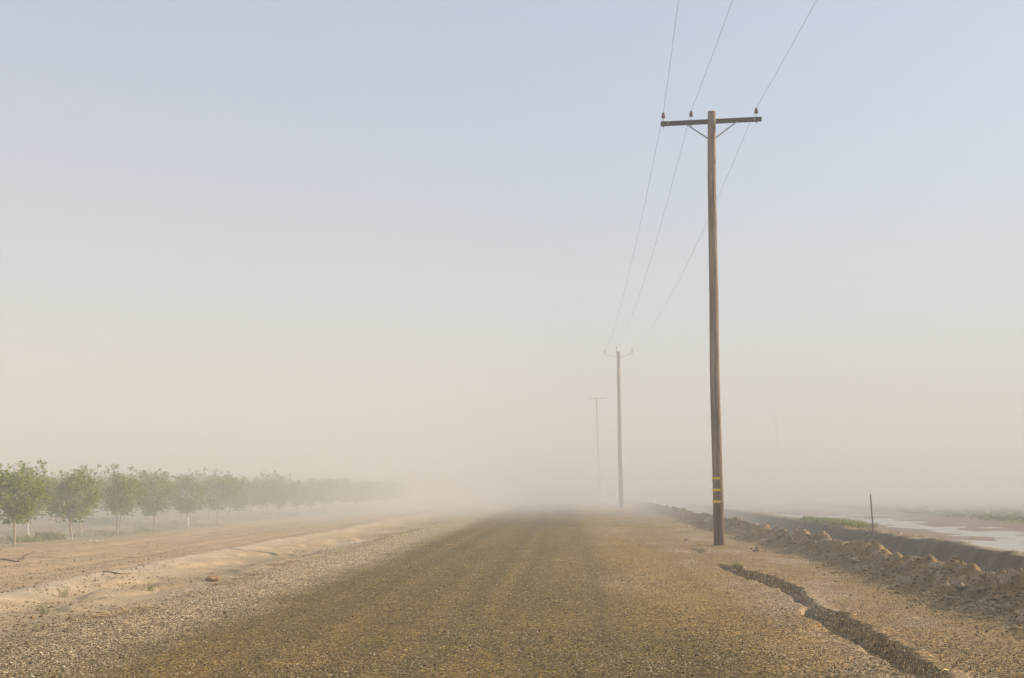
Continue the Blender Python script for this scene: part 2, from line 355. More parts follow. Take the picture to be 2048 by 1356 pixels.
def masks(X, Y):
    """real colour of the ground, share of loose stones, dampness"""
    def c(*v): return np.array(v)[None, :]
    n1 = fbm(X*.9, Y*.25, 41); n2 = fbm(X*2.4, Y*.9, 42); n3 = fbm(X*.35, Y*.06, 43); streak = fbm(X*3.2, Y*.045, 44, 3)
    def mixc(a, b, t): t = np.clip(t, 0, 1)[:, None]; return a*(1-t)+b*t
    n = len(X)
    col = np.repeat(c(.298, .197, .058), n, 0)                                   # graded road
    damp = (1-ss(-.2, 1.3, X + 1.2*(n1-.5) - .5*(1-ss(14, 30, Y))*1.8))*1.0
    damp = damp*(.78+1.0*(streak-.42)); damp = damp*(1-.25*ss(.45, .7, n1))
    col = mixc(col, c(.165, .108, .020), damp)
    wx = X + .25*(vn(Y*.06, 3, 60)-.5); trk = np.clip(G(wx, .45, .20)+G(wx, -1.35, .22)*.9+G(wx, -2.9, .2)*.6+G(wx, 2.2, .16)*.6+G(wx, -.4, .1)*.5, 0, 1)
    col = mixc(col, c(.110, .080, .030), trk*.45*(.35+n1))
    damp_patch = 0
    col = mixc(col, c(.36, .26, .13), (G(X, .95, .55)*G(Y, 24.6, 1.8) + .8*G(X, 1.6, .9)*G(Y, 53, 5) + .5*G(X, 2.0, .25)*ss(.4, .6, streak))*.6)
    dry = ss(.62, .78, fbm(X*.7, Y*.18, 45))*ss(.3, 1.5, X)
    col = mixc(col, c(.42, .30, .14), dry*.55)
    grav = np.clip(.78 + .3*(n2-.5), 0, 1)
    # pale loose gravel shoulder
    edge = -4.15 + .35*(fbm(Y*.35, 1.7, 46)-.5) + .45*ss(10, 26, -Y)
    sh = 1-ss(edge-.6, edge+.5, X + .6*(n2-.5)); col = mixc(col, c(.44, .34, .19), sh); grav = np.maximum(grav, sh)
    # left verge, sandy
    e2 = -5.95 - .35*(fbm(Y*.3, 4.4, 47)-.5)*2
    v = 1-ss(e2-.35, e2+.25, X + .5*(n2-.5)); col = mixc(col, c(.46, .35, .20), v); grav = grav*(1-v*.88)
    col = mixc(col, c(.33, .25, .13), v*ss(-7.6, -6.6, X)*ss(.42, .62, n1)*.75)  # damp soil near the gravel
    col = mixc(col, c(.58, .47, .32), v*G(X, -8.45+.0*X, .55)*(.35+.8*n2))
    t = 1-ss(-9.2, -8.5, X); col = mixc(col, c(.46, .33, .18), t); col = mixc(col, c(.35, .25, .13), t*ss(.5, .7, streak)*.7)
    o = 1-ss(-15.6, -14.4, X + 1.2*(n1-.5)); col = mixc(col, c(.40, .30, .16), o)
    col = mixc(col, c(.22, .21, .11), o*ss(.42, .62, fbm(X*.4, Y*.28, 48))*.85)
    # right verge
    r = ss(1.9, 3.2, X + .7*(n2-.5)); col = mixc(col, c(.300, .200, .080), r); grav = np.where(X > 2, grav*(1-.5*ss(3.4, 4.6, X)), grav)
    xc = xcrest(Y); xl = xlip(Y)
    pale = r*ss(.5, .68, fbm(X*1.3, Y*.4, 49))*(1-ss(xc-1.2, xc-.7, X)); col = mixc(col, c(.38, .29, .18), pale*.6)
    bm = ss(xc-1.3, xc-.7, X); col = mixc(col, c(.270, .180, .072), bm); grav = grav*(1-.6*bm)
    col = mixc(col, c(.40, .30, .19), bm*ss(.56, .7, fbm(X*3.2, Y*1.8, 50))*(1-ss(xc+.1, xc+.4, X))*.7)
    d = ss(xc+.3, xc+.8, X); col = mixc(col, c(.135, .095, .046), d); col = mixc(col, c(.22, .17, .10), d*ss(.5, .7, fbm(X*1.2+Y*.8, Y*2.2, 51))*.6)
    col = mixc(col, c(.10, .10, .045), d*ss(.58, .72, fbm(X*.8, Y*.3, 52))*.5)
    f = ss(xl-.1, xl+.35, X); col = mixc(col, c(.33, .25, .14), f)
    f2 = ss(xl+.5, xl+1.3, X); col = mixc(col, c(.27, .185, .105), f2); grav = grav*(1-f*.9)
    wet_edge = 17.2 + .035*Y
    cr = ss(wet_edge, wet_edge+1.5, X + 1.5*(n1-.5)); col = mixc(col, c(.25, .21, .09), cr)
    wet = np.clip(f2*(1-cr)*.9 + damp*.15*(1-sh)*(X < 3), 0, 1)
    return np.clip(col, 0, 1), np.clip(grav, 0, 1), wet

# rows: fine near the camera, coarser away from it
ys = [7.0]
while ys[-1] < 700: ys.append(ys[-1] + .012 + .00011*ys[-1]**2)
ys = np.array([-700, -300, -120, -60, -30, -15, -8, -3, 0, 2, 3.5, 4.6, 5.4, 6.0, 6.5] + ys)
def cols(a, b, step): return np.linspace(a, b, max(2, int(round(abs(b-a)/step))+1))
def sheet(name, xs):
    XX, YY = np.meshgrid(xs, ys); X = XX.ravel(); Y = YY.ravel(); nx, ny = len(xs), len(ys)
    i, j = np.meshgrid(np.arange(nx-1), np.arange(ny-1)); a = (j*nx+i).ravel()
    F = np.stack([a, a+1, a+nx+1, a+nx], 1)
    o = mesh_obj(name, np.stack([X, Y, H(X, Y)], 1), F, M['soil'], smooth=True)
    c, g, wt = masks(X, Y)
    ca = o.data.attributes.new('base', 'FLOAT_COLOR', 'POINT'); ca.data.foreach_set('color', np.concatenate([c, np.ones((len(c), 1))], 1).astype(np.float32).ravel())
    ga = o.data.attributes.new('gravel', 'FLOAT', 'POINT'); ga.data.foreach_set('value', g.astype(np.float32))
    wa = o.data.attributes.new('wet', 'FLOAT', 'POINT'); wa.data.foreach_set('value', wt.astype(np.float32))
    tag(o, kind='structure'); return o
far_l = np.array([-700, -500, -350, -250, -180, -130, -100, -80])
sheet('ground', np.concatenate([far_l, cols(-66, -17, .45)[:-1], cols(-17, -9.4, .16)]))
sheet('dirt_verge', cols(-9.4, -6.0, .07))
sheet('gravel_shoulder', cols(-6.0, -4.2, .08))
sheet('road', cols(-4.2, 2.6, .07))
sheet('right_verge', cols(2.6, 5.0, .035))
sheet('earth_bank', cols(5.0, 6.6, .035))
sheet('ditch', cols(6.6, 11.4, .05))
sheet('field', np.concatenate([cols(11.4, 22, .12)[:-1], cols(22, 60, .32), -far_l[::-1]]))
def Hz(x, y): return float(H(np.array([x]), np.array([y]))[0])

# ------------------------------------------------------------------ standing water
def water_sheet(name, outline, z):
    o = mesh_obj(name, [(x, y, z) for x, y in outline], [tuple(range(len(outline)))], M['water']); tag(o, kind='structure')
water_sheet('field_water', [(10.9, 24), (24, 24), (32, 230), (13.9, 230), (11.8, 90), (11.3, 60)], WATER_Z)
for p, (a, b) in zip(PUDDLES, PSIZE):
    water_sheet('puddle', [(p.x+a*1.5*math.cos(t*.3927), p.y+b*1.5*math.sin(t*.3927)) for t in range(16)], Hz(p.x, p.y)+.022)

# ------------------------------------------------------------------ utility poles
def wavy(pts, n, lo, hi): return pts
def pole_shaft(base, top, r0, r1, root, z_below=.4):
    """a round tapered timber shaft, very slightly bowed, with flats and knots"""
    n, seg = 28, 46; V = []; F = []
    b = Vector(base); t = Vector(top); ax = t-b; Lz = ax.length
    for i in range(seg+1):
        s = -z_below/Lz + (1+z_below/Lz)*i/seg
        p = b + ax*s + Vector((.035*math.sin(s*math.pi)*-1, 0, 0)) + Vector((.008*math.sin(s*13), .008*math.cos(s*9), 0))
        r = r0 + (r1-r0)*s
        for k in range(n):
            a = 2*math.pi*k/n; rr = r*(1+.035*(float(vn(k*.8 % 28, s*16, 61))-.5))
            V.append((p.x+rr*math.cos(a), p.y+rr*math.sin(a), p.z))
    for i in range(seg):
        for k in range(n): F.append((i*n+k, i*n+(k+1) % n, (i+1)*n+(k+1) % n, (i+1)*n+k))
    F.append(tuple(seg*n+k for k in range(n)))
    o = mesh_obj('pole_shaft', V, F, M['wood'], root, smooth=True)
    return o
def insulator(root, p, pin_len=.13, tilt=0.0):
    """porcelain pin insulator standing on a steel pin; p = the top of the arm under it"""
    ins = MB()
    prof = [(.018, 0), (.055, .004), (.062, .02), (.047, .045), (.040, .055), (.058, .060), (.056, .078), (.036, .10), (.030, .112), (.041, .12), (.040, .140), (.022, .150)]
    ins.lathe((p[0], p[1], p[2]+pin_len-.02), prof, 16)
    o = ins.build('insulator', M['porcelain'], root, smooth=True)
    pin = MB(); pin.tube([(p[0], p[1], p[2]-.20), (p[0], p[1], p[2]+pin_len)], .010, 8)
    pin.lathe((p[0], p[1], p[2]-.155), [(.028, 0), (.03, .01), (.03, .022), (.0285, .025)], 6)
    pin.lathe((p[0], p[1], p[2]+.002), [(.03, 0), (.03, .008)], 10)
    pin.build('insulator_pin', M['steel'], o)
    tie = MB(); tie.tube([(p[0]-.02, p[1], p[2]+pin_len+.125), (p[0]+.005, p[1], p[2]+pin_len+.165)], .007, 6)
    tie.build('tie_wire', M['wire'], o)
    return Vector((p[0], p[1], p[2]+pin_len+.135))

WIRE_AT = {}
def crossarm_pole(key, base, top, r0, r1, label, bands=False, detail=True, tilt=R(2.3), drop=.24, arm_len=2.86):
    root = empty('utility_pole', base)
    tag(root, label, 'utility pole', 'power poles along the right of the road')
    B = Vector(base); T = Vector(top) - B
    pole_shaft((0, 0, 0), T, r0, r1, root)
    # the arm is bolted on the far side of the shaft
    c = T + Vector((0, r1+.055, -drop)); Mt = Matrix.Rotation(-tilt, 3, 'Y')
    ar = MB(); ar.box(c, (arm_len, .105, .125), Mt, .012); ar.build('crossarm', M['arm'], root)
    def on(s, dz=.0625): return c + Mt @ Vector((s, 0, dz))
    spots = [-arm_len/2+.08, -.56, arm_len/2-.14]
    WIRE_AT[key] = []
    for s in spots:
        p = insulator(root, on(s)); WIRE_AT[key].append(p + B)
    for sgn in (-1, 1):
        a = on(sgn*.74, -.045) + Vector((0, -.062, 0)); b = Vector((T.x+sgn*.03, T.y-.0, T.z-.80)) + Vector((0, r1*.6+.02, 0))
        br = MB(); d = b-a; Lb = d.length; ang = math.atan2(d.z, d.x)
        br.box((a+b)/2, (Lb, .012, .036), Matrix.Rotation(-ang, 3, 'Y') @ Matrix.Rotation(0, 3, 'X'))
        br.build('brace', M['steel'], root)
    if detail:
        for s in (-arm_len/2+.21, arm_len/2-.21):
            q = on(s, 0) + Vector((0, -.056, 0)); bo = MB()
            bo.lathe(q, [(.017, 0), (.017, .01), (.008, .016)], 8, Matrix.Rotation(R(90), 3, 'X')); bo.build('hole_stud', M['cloth'], root)  # pale raised stud standing in for a hole through the arm
        bo = MB(); bo.lathe(Vector((T.x, T.y-r1-.002, T.z-drop)), [(.03, 0), (.03, .006), (.014, .008), (.014, .03)], 8, Matrix.Rotation(R(90), 3, 'X')); bo.build('through_bolt', M['steel'], root)
    if bands:
        for zz in (1.215, 1.535, 1.855):
            # a plastic strip nailed round three quarters of the side that faces the road
            s = zz/T.z; r = r0+(r1-r0)*s+.008; cx = T.x*s - .035*math.sin(s*math.pi); V = []; F = []
            a0, a1, n = R(165), R(292), 16
            for i in range(n+1):
                a = a0+(a1-a0)*i/n
                for rr in (r-.006, r+.004):
                    for dz in (-.033, .033): V.append((cx+rr*math.cos(a), rr*math.sin(a), zz+dz))
            for i in range(n):
                q = i*4; F += [(q+2, q+6, q+7, q+3), (q+1, q+3, q+7, q+5), (q, q+4, q+6, q+2), (q, q+1, q+5, q+4)]
            F += [(0, 2, 3, 1), (n*4, n*4+1, n*4+3, n*4+2)]
            mesh_obj('yellow_strip', V, F, M['yellow'], root)
    return root

def pole_points(px0, py0, pxt, pyt, Y=None):
    b = at(px0, py0, z=0.0) if Y is None else at(px0, py0, Y=Y)
    t = at(pxt, pyt, Y=b.y); b.z = Hz(b.x, b.y); return b, t
b1, t1 = pole_points(1438.5, 1092, 1423, 223.5); b1.z = 0.0
crossarm_pole(1, b1, t1, .150, .112, 'nearest wooden power pole with three yellow strips near its foot', bands=True)
b2, t2 = pole_points(1243, 1017.5, 1237, 703)
def bracket_pole(key, base, top, label):
    root = empty('utility_pole', base); tag(root, label, 'utility pole', 'power poles along the right of the road')
    B = Vector(base); T = Vector(top)-B
    pole_shaft((0, 0, 0), T, .165, .125, root)
    WIRE_AT[key] = []
    ends = [(-1.05, -.12), (1.05, -.10)]
    pt = []
    for ex, dz in ends:
        e = T + Vector((ex, -.0, dz)); a = T + Vector((math.copysign(.12, ex), 0, -.42))
        mid = a.lerp(e, .5) + Vector((0, 0, -.06)); br = MB(); br.tube([a, mid, e], .022, 8); br.tube([e+Vector((0, 0, -.02)), e+Vector((0, 0, .06))], .03, 8)
        br.build('bracket', M['steel'], root)
        pt.append(insulator(root, e+Vector((0, 0, .05)), .07) + B)
    tp = MB(); tp.tube([T+Vector((-.10, 0, -.4)), T+Vector((-.16, 0, .14))], .022, 8); tp.build('top_pin_bracket', M['steel'], root)
    mid = insulator(root, T+Vector((-.16, 0, .14)), .09) + B
    pl = MB(); pl.box(T+Vector((.10, -.09, -1.48)), (.12, .03, .34), Matrix.Rotation(R(40), 3, 'Z'), .008); pl.build('yellowish_block', M['plank'], root)  # small yellowish block on the shaft, some way below its top
    WIRE_AT[key] = [pt[0], mid, pt[1]]
bracket_pole(2, b2, t2, 'second power pole into the haze, with two curved side brackets and no crossarm')
b3, t3 = pole_points(1200, 1001, 1193, 793)
crossarm_pole(3, b3, t3, .17, .12, 'third power pole, its crossarm just showing through the dust', detail=False, arm_len=2.9)
b4, t4 = pole_points(1187, 993, 1183, 849)
crossarm_pole(4, b4, t4, .17, .12, 'fourth power pole, almost lost in the dust', detail=False, arm_len=2.9)
b5 = Vector((b4.x*1.0+.1, b4.y+(b4.y-b3.y), 0)); t5 = b5 + Vector((0, 0, 12.3))
crossarm_pole(5, b5, t5, .17, .12, 'farthest power pole, swallowed by the dust', detail=False, arm_len=2.9)
# conductors: one continuous wire through all the poles, coming from behind the camera
dY = b2.y - b1.y
names = ['left', 'middle', 'right']
ends_top = [(1355.5, 0), (1461.5, 0), (1628, 0)]
for k in range(3):
    a1 = WIRE_AT[1][k]
    # the previous pole stands one span back, the wire direction is read off the photograph
    e = at(*ends_top[k], z=a1.z-.35); X0 = a1.x + (e.x-a1.x)*dY/(a1.y-e.y)
    start = Vector((X0, a1.y-dY, a1.z+.15)); P = []
    chain = [start] + [WIRE_AT[i][k] for i in (1, 2, 3, 4, 5)]
    for i in range(len(chain)-1):
        p, q = chain[i], chain[i+1]; sag = .95 if i == 0 else 1.05
        for s in range(24):
            t = s/24; v = p.lerp(q, t); v.z -= 4*sag*t*(1-t); P.append(v)
    P.append(chain[-1])
    mb = MB(); mb.tube(P, .0043, 6); o = mb.build('power_line', M['wire'])
    tag(o, '%s overhead wire running from pole to pole along the road' % ['left', 'middle', 'right'][k], 'power line', 'overhead wires')

# faint masts either side
def mast(px, base_Y, top_px, label):
    b = at(px, 985, Y=base_Y); t = at(px, top_px, Y=base_Y); b.z = Hz(b.x, b.y)
    root = empty('mast', b); tag(root, label, 'mast')
    mb = MB(); h = t.z-b.z; mb.tube([(0, 0, -.3), (0, 0, h*.8)], [.15, .10], 10); mb.build('mast_shaft', M['wood'], root)
    mb = MB(); mb.tube([(0, 0, h*.8), (0, 0, h)], [.05, .03], 8); mb.build('mast_tip', M['steel'], root)
mast(1555, 215, 780, 'lone faint mast standing in the haze over the wet field')
mast(473, 215, 822, 'lone faint mast standing in the haze behind the orchard')

# ------------------------------------------------------------------ orchard trees
def crown_mesh(seed, n_leaf, rx=.72, rz=.80):
    g = np.random.default_rng(seed)
    # limbs carry leaf clumps; clump centres fill an uneven ball, some sprigs stick out at the top
    nc = 64
    d = g.normal(size=(nc, 3)); d /= np.linalg.norm(d, axis=1)[:, None]
    r = g.uniform(.25, 1.0, nc)**.6
    cc = d*r[:, None]*np.array([rx, rx, rz])
    cc[:, 2] += 1.47; low = cc[:, 2] < 1.2; cc[low, :2] *= .75
    sprig = g.normal(size=(9, 3))*np.array([.30, .30, .10]); sprig[:, 2] = g.uniform(2.15, 2.5, 9)
    droop = g.normal(size=(5, 3))*np.array([.42, .42, .05]); droop[:, 2] = g.uniform(.78, .95, 5)
    cc = np.concatenate([cc, sprig, droop]); rad = np.concatenate([g.uniform(.10, .24, nc), g.uniform(.04, .09, 9), g.uniform(.05, .09, 5)])
    wts = rad**2; wts /= wts.sum(); idx = g.choice(len(cc), n_leaf, p=wts)
    P = cc[idx] + g.normal(size=(n_leaf, 3))*rad[idx][:, None]*.62
    P[:, 2] = np.maximum(P[:, 2], .66)
    a = g.normal(size=(n_leaf, 3)); a[:, 2] *= .6; a /= np.linalg.norm(a, axis=1)[:, None]
    b = np.cross(a, g.normal(size=(n_leaf, 3))); b /= np.linalg.norm(b, axis=1)[:, None]
    L = g.uniform(.034, .066, n_leaf)[:, None]; W = L*g.uniform(.5, .75, n_leaf)[:, None]
    V = np.stack([P-a*L, P+b*W, P+a*L, P-b*W], 1).reshape(-1, 3)
    F = np.arange(n_leaf*4).reshape(-1, 4)
    return V, F, cc, rad
class Var: pass
VARS = []
for s in range(5):
    v = Var(); V, F, cc, rad = crown_mesh(100+s, 3500, .84)
    me = mesh_obj('crown', V, F, M['leaf']); v.crown = me.data; bpy.data.objects.remove(me)
    g = random.Random(s); mb = MB(); pts = []; lean = g.uniform(-.06, .06)
    for i in range(9):
        z = -.1 + .92*i/8; pts.append((lean*math.sin(z*3)+.02*math.sin(z*7+s), .02*math.sin(z*5+s), z))
    mb.tube(pts, [.046, .042, .038, .036, .034, .033, .033, .034, .035], 9); top = Vector(pts[-1])
    order = sorted(range(64), key=lambda i: g.random())[:13]
    for i in order:
        e = Vector(cc[i]); m1 = top.lerp(e, .5) + Vector((0, 0, -.06)); mb.tube([top-Vector((0, 0, .03)), m1, e], [.022, .014, .005], 6, cap=False)
    for i in range(64, 73):
        e = Vector(cc[i]); base = Vector((e.x*.5, e.y*.5, 1.6)); mb.tube([top-Vector((0, 0, .03)), base, e], [.014, .008, .003], 5, cap=False)
    t = mb.build('trunk', M['bark'], smooth=True); v.trunk = t.data; bpy.data.objects.remove(t)
    mb = MB(); mb.tube([(p[0], p[1], p[2]) for p in pts[:6]], [.052, .048, .044, .042, .040, .039], 10); t = mb.build('trunk_paint', M['guard'], smooth=True); v.guard = t.data; bpy.data.objects.remove(t)
    VARS.append(v)

def tree(x, y, scale, var, rz, label, white=False, group='young orchard trees in rows'):
    root = empty('orchard_tree', (x, y, Hz(x, y)), rz); scale *= .93; root.scale = (scale*g.uniform(.88, 1.14), scale*g.uniform(.88, 1.14), scale*g.uniform(.93, 1.05)); root.rotation_euler = (g.gauss(0, .035), g.gauss(0, .035), rz)
    tag(root, label, 'tree', group)
    for nm, me in (('trunk', var.trunk), ('crown', var.crown)):
        o = bpy.data.objects.new(nm, me); C.objects.link(o); o.parent = root
    if white:
        o = bpy.data.objects.new('trunk_paint', var.guard); C.objects.link(o); o.parent = root
ordn = ['first', 'second', 'third', 'fourth', 'fifth', 'sixth', 'seventh', 'eighth', 'ninth', 'tenth', 'eleventh', 'twelfth']
g = random.Random(5)
row1 = [(30, 1.02), (145, 1.0), (237, 1.07), (316, 1.04), (378, 1.0), (434, 1.02), (480, .98), (525, 1.0), (558, 1.0), (593, .98), (622, .96), (648, .98)]
k = 0; X1 = -15.5
for px, s in row1:
    Y = None
    # where this column of the photograph meets the row
    lo, hi = 20.0, 400.0
    for _ in range(50):
        md = (lo+hi)/2
        q = at(px, 1000, Y=md).x
        if q < X1: hi = md
        else: lo = md
    tree(X1 + g.uniform(-.08, .08), lo, s, VARS[k % 5], g.uniform(0, 6.28), '%s tree from the left of the orchard row nearest the road%s' % (ordn[k], ', its trunk painted white' if k in (4,) else ''), white=(k == 4)); k += 1
    lastY = lo
for j in range(9):
    lastY += 4.65
    tree(X1+g.uniform(-.1, .1), lastY, g.uniform(.92, 1.05), VARS[g.randrange(5)], g.uniform(0, 6.28), 'front row orchard tree so far back that the dust hides its outline')
rowsX = [(-17.5, 46.1), (-19.9, 53.0), (-22.4, 58.0), (-25.0, 64.5), (-27.6, 70.5), (-30.2, 77.5), (-33.0, 84.0), (-36.0, 91.0)]
rown = ['second', 'third', 'fourth', 'fifth', 'sixth', 'seventh', 'eighth', 'ninth']
for ri, (X, Y0) in enumerate(rowsX):
    Y = Y0 - (4.65 if ri else 2.5); i = 0
    if ri == 0: Y = 46.1-4.65
    while Y < 128 - ri*3:
        px_ok = (X/Y) > -.43
        if px_ok:
            wht = ri == 0 and i == 1
            if wht: lb = 'orchard tree with a white painted trunk, just behind the first front row tree'
            elif Y < 62+ri*6 and i < 5: lb = '%s tree from the left in the %s row of the orchard' % (ordn[i], rown[ri])
            else: lb = 'orchard tree deep in the dust in the %s row back from the road' % rown[ri]
            tree(X+g.uniform(-.15, .15), Y+g.uniform(-.15, .15), g.uniform(.92, 1.08), VARS[g.randrange(5)], g.uniform(0, 6.28), lb, white=wht); i += 1
        Y += 4.65

# ------------------------------------------------------------------ small plants and scattered stuff
def blades(P, h, n_per, spread, g, wid=.012, lean=.5):
    """tufts of narrow blades standing at the points P"""
    m = len(P); idx = np.repeat(np.arange(m), n_per); n = len(idx)
    b = P[idx] + np.stack([g.normal(size=n)*spread, g.normal(size=n)*spread, np.zeros(n)], 1)
    hh = h*g.uniform(.45, 1.1, n); az = g.uniform(0, 2*math.pi, n); le = g.uniform(0, lean, n)
    tip = b + np.stack([np.cos(az)*le*hh, np.sin(az)*le*hh, hh], 1)
    mid = (b+tip)/2 + np.stack([-np.cos(az)*le*hh*.15, -np.sin(az)*le*hh*.15, hh*.08], 1)
    sd = np.stack([-np.sin(az+.7), np.cos(az+.7), np.zeros(n)], 1)*wid
    V = np.stack([b-sd*.6, b+sd*.6, mid+sd, tip, mid-sd], 1).reshape(-1, 3)
    return V, np.arange(n*5).reshape(-1, 5)
def ground_pts(X, Y, dz=-.01): return np.stack([X, Y, H(X, Y)+dz], 1)
g2 = np.random.default_rng(21)
# weeds under the trees
n = 7000; X = g2.uniform(-42, -15.3, n); Y = g2.uniform(36, 140, n); keep = (fbm(X*.4, Y*.28, 48) > .50) & (X/Y > -.44)
V, F = blades(ground_pts(X[keep], Y[keep]), .11, 9, .16, g2, .014, .9)
tag(mesh_obj('weeds', V, F, M['weed']), 'grey green weeds covering the soil under the orchard trees', 'weeds', kind='stuff')
pp = [(60, 1082, .22), (85, 1078, .28), (110, 1077, .26), (38, 1080, .2), (190, 1042, .3), (205, 1045, .3), (215, 1043, .32)]
for i, (px, py, h) in enumerate(pp[:4]):
    q = at(px, py, z=0); V, F = blades(np.array([[0, 0, -.02]]), h, 90, .20, g2, .02, 1.0)
    tag(mesh_obj('weed', V, F, M['grass'], loc=(q.x, q.y, Hz(q.x, q.y))), 'green weed tuft, %s from the left, between the first and second front row trees' % ordn[[1, 2, 3, 0][i]], 'weed', 'green tufts by the orchard edge')
q = at(203, 1048, z=0); V, F = blades(np.array([[0, 0, -.02]]), .42, 420, .45, g2, .02, 1.0)
tag(mesh_obj('bush', V, F, M['weed'], loc=(q.x, q.y, Hz(q.x, q.y))), 'low dark grey green bush in the shade deeper in the orchard', 'bush')
# crop on the field
n = 13000; X = 18.4 + g2.random(n)**1.2*48; Y = 34 + g2.random(n)**1.3*125
X = np.round(X/.95)*.95 + g2.normal(size=n)*.09; keep = (X > 18.0+.035*Y+1.2*(fbm(Y*.12, 2.2, 36, 3)-.5)) & (X/Y < .42)
V, F = blades(ground_pts(X[keep], Y[keep]), .12, 5, .06, g2, .028, 1.0)
tag(mesh_obj('crop', V, F, M['crop']), 'low green crop seedlings in rows on the flooded field', 'crop', kind='stuff')
# grass on the far lip of the ditch
n = 520; Y = g2.uniform(57, 70, n); X = xlip(Y)+.35+np.abs(g2.normal(size=n))*.55
V, F = blades(ground_pts(X, Y), .24, 10, .08, g2, .016, .6)
tag(mesh_obj('bank_grass', V, F, M['grass']), 'yellow green grass patch on the far edge of the ditch', 'grass', kind='stuff')
n = 1200; Y = 26+g2.random(n)*70; X = xlip(Y)+.2+np.abs(g2.normal(size=n))*.5; kk = fbm(X*.7, Y*.3, 77) > .5
V, F = blades(ground_pts(X[kk], Y[kk]), .09, 5, .05, g2, .010, .9)
tag(mesh_obj('lip_grass', V, F, M['straw']), 'sparse dry grass along the muddy edge of the ditch', 'grass', kind='stuff')
# straw along the gravel's edge
n = 4200; Y = 12 + g2.random(n)**1.5*50; X = -5.95-.35*(fbm(Y*.3, 4.4, 47)-.5)*2 + g2.normal(size=n)*.14; kk = fbm(X*.2, Y*.5, 71) > .5
X, Y = X[kk], Y[kk]; n = len(X); az = g2.uniform(0, math.pi, n); ln = g2.uniform(.04, .13, n); P = ground_pts(X, Y, .008)
d = np.stack([np.cos(az), np.sin(az), g2.normal(size=n)*.12], 1)*ln[:, None]; sd = np.stack([-np.sin(az), np.cos(az), np.zeros(n)], 1)*.010
V = np.stack([P-d-sd, P+d-sd, P+d+sd, P-d+sd], 1).reshape(-1, 3)
tag(mesh_obj('straw', V, np.arange(n*4).reshape(-1, 4), M['straw']), 'scattered dry yellow straw along the edge of the pale gravel', 'straw', kind='stuff')

OCT = np.array([[1, 0, 0], [-1, 0, 0], [0, 1, 0], [0, -1, 0], [0, 0, 1], [0, 0, -1]], float)
OF = np.array([[0, 2, 4], [2, 1, 4], [1, 3, 4], [3, 0, 4], [2, 0, 5], [1, 2, 5], [3, 1, 5], [0, 3, 5]])
def stones(X, Y, size, g, sink=.25):
    n = len(X); V = OCT[None]*(1+g.uniform(-.35, .35, (n, 6, 1))); V = V*np.stack([g.uniform(.7, 1.3, n), g.uniform(.7, 1.3, n), g.uniform(.45, .85, n)], 1)[:, None, :]*size[:, None, None]
    a = g.uniform(0, 6.28, n); c, s = np.cos(a), np.sin(a); x = V[..., 0]*c[:, None]-V[..., 1]*s[:, None]; y = V[..., 0]*s[:, None]+V[..., 1]*c[:, None]
    V = np.stack([x+X[:, None], y+Y[:, None], V[..., 2]+(H(X, Y)+size*sink)[:, None]], 2).reshape(-1, 3)
    return V, (OF[None]+6*np.arange(n)[:, None, None]).reshape(-1, 3)
n = 230000; Y = 1/(g2.uniform(1/45., 1/10.2, n)); X = g2.uniform(-.42, .36, n)*Y; kk = (X > -6.2) & (X < 5.4); X, Y = X[kk], Y[kk]
dens = fbm(X*1.1, Y*.35, 81); pr = np.where(X < -4.1, .95, .30+1.1*np.clip(dens-.42, 0, 1)*2.2); kk = g2.random(len(X)) < pr; X, Y = X[kk], Y[kk]
kk = ~((np.abs(X-.1-xgully(Y)) < .24) & (Y > 10) & (Y < 30)); X, Y = X[kk], Y[kk]
V, F = stones(X, Y, g2.gamma(3.0, .0014, len(X))+.0025, g2)
tag(mesh_obj('gravel', V, F, M['stone']), 'loose brown and grey gravel scattered over the road and its shoulder', 'gravel', kind='stuff')
n = 26000; Y = 1/(g2.uniform(1/60., 1/13., n)); X = g2.uniform(-.43, -.09, n)*Y; kk = (X < -5.9) & (X > -15) & (fbm(X*.8, Y*.3, 95) > .44); X, Y = X[kk], Y[kk]
V, F = stones(X, Y, g2.gamma(1.3, .0045, len(X))+.003, g2)
tag(mesh_obj('soil_crumbs', V, F, M['rubble']), 'small crumbs of dry soil scattered over the sandy verge', 'soil crumbs', kind='stuff')
# loose earth on the berm
n = 22000; Y = 1/(g2.uniform(1/70., 1/11., n)); xc = xcrest(Y); X = xc-.45+g2.normal(size=n)*.42; kk = (X < xc+.25) & (X > xc-1.6); X, Y = X[kk], Y[kk]
V, F = stones(X, Y, g2.gamma(1.0, .0075, len(X))+.003, g2)
tag(mesh_obj('loose_earth', V, F, M['rubble']), 'crumbled lumps of loose earth along the bank beside the ditch', 'loose earth', kind='stuff')

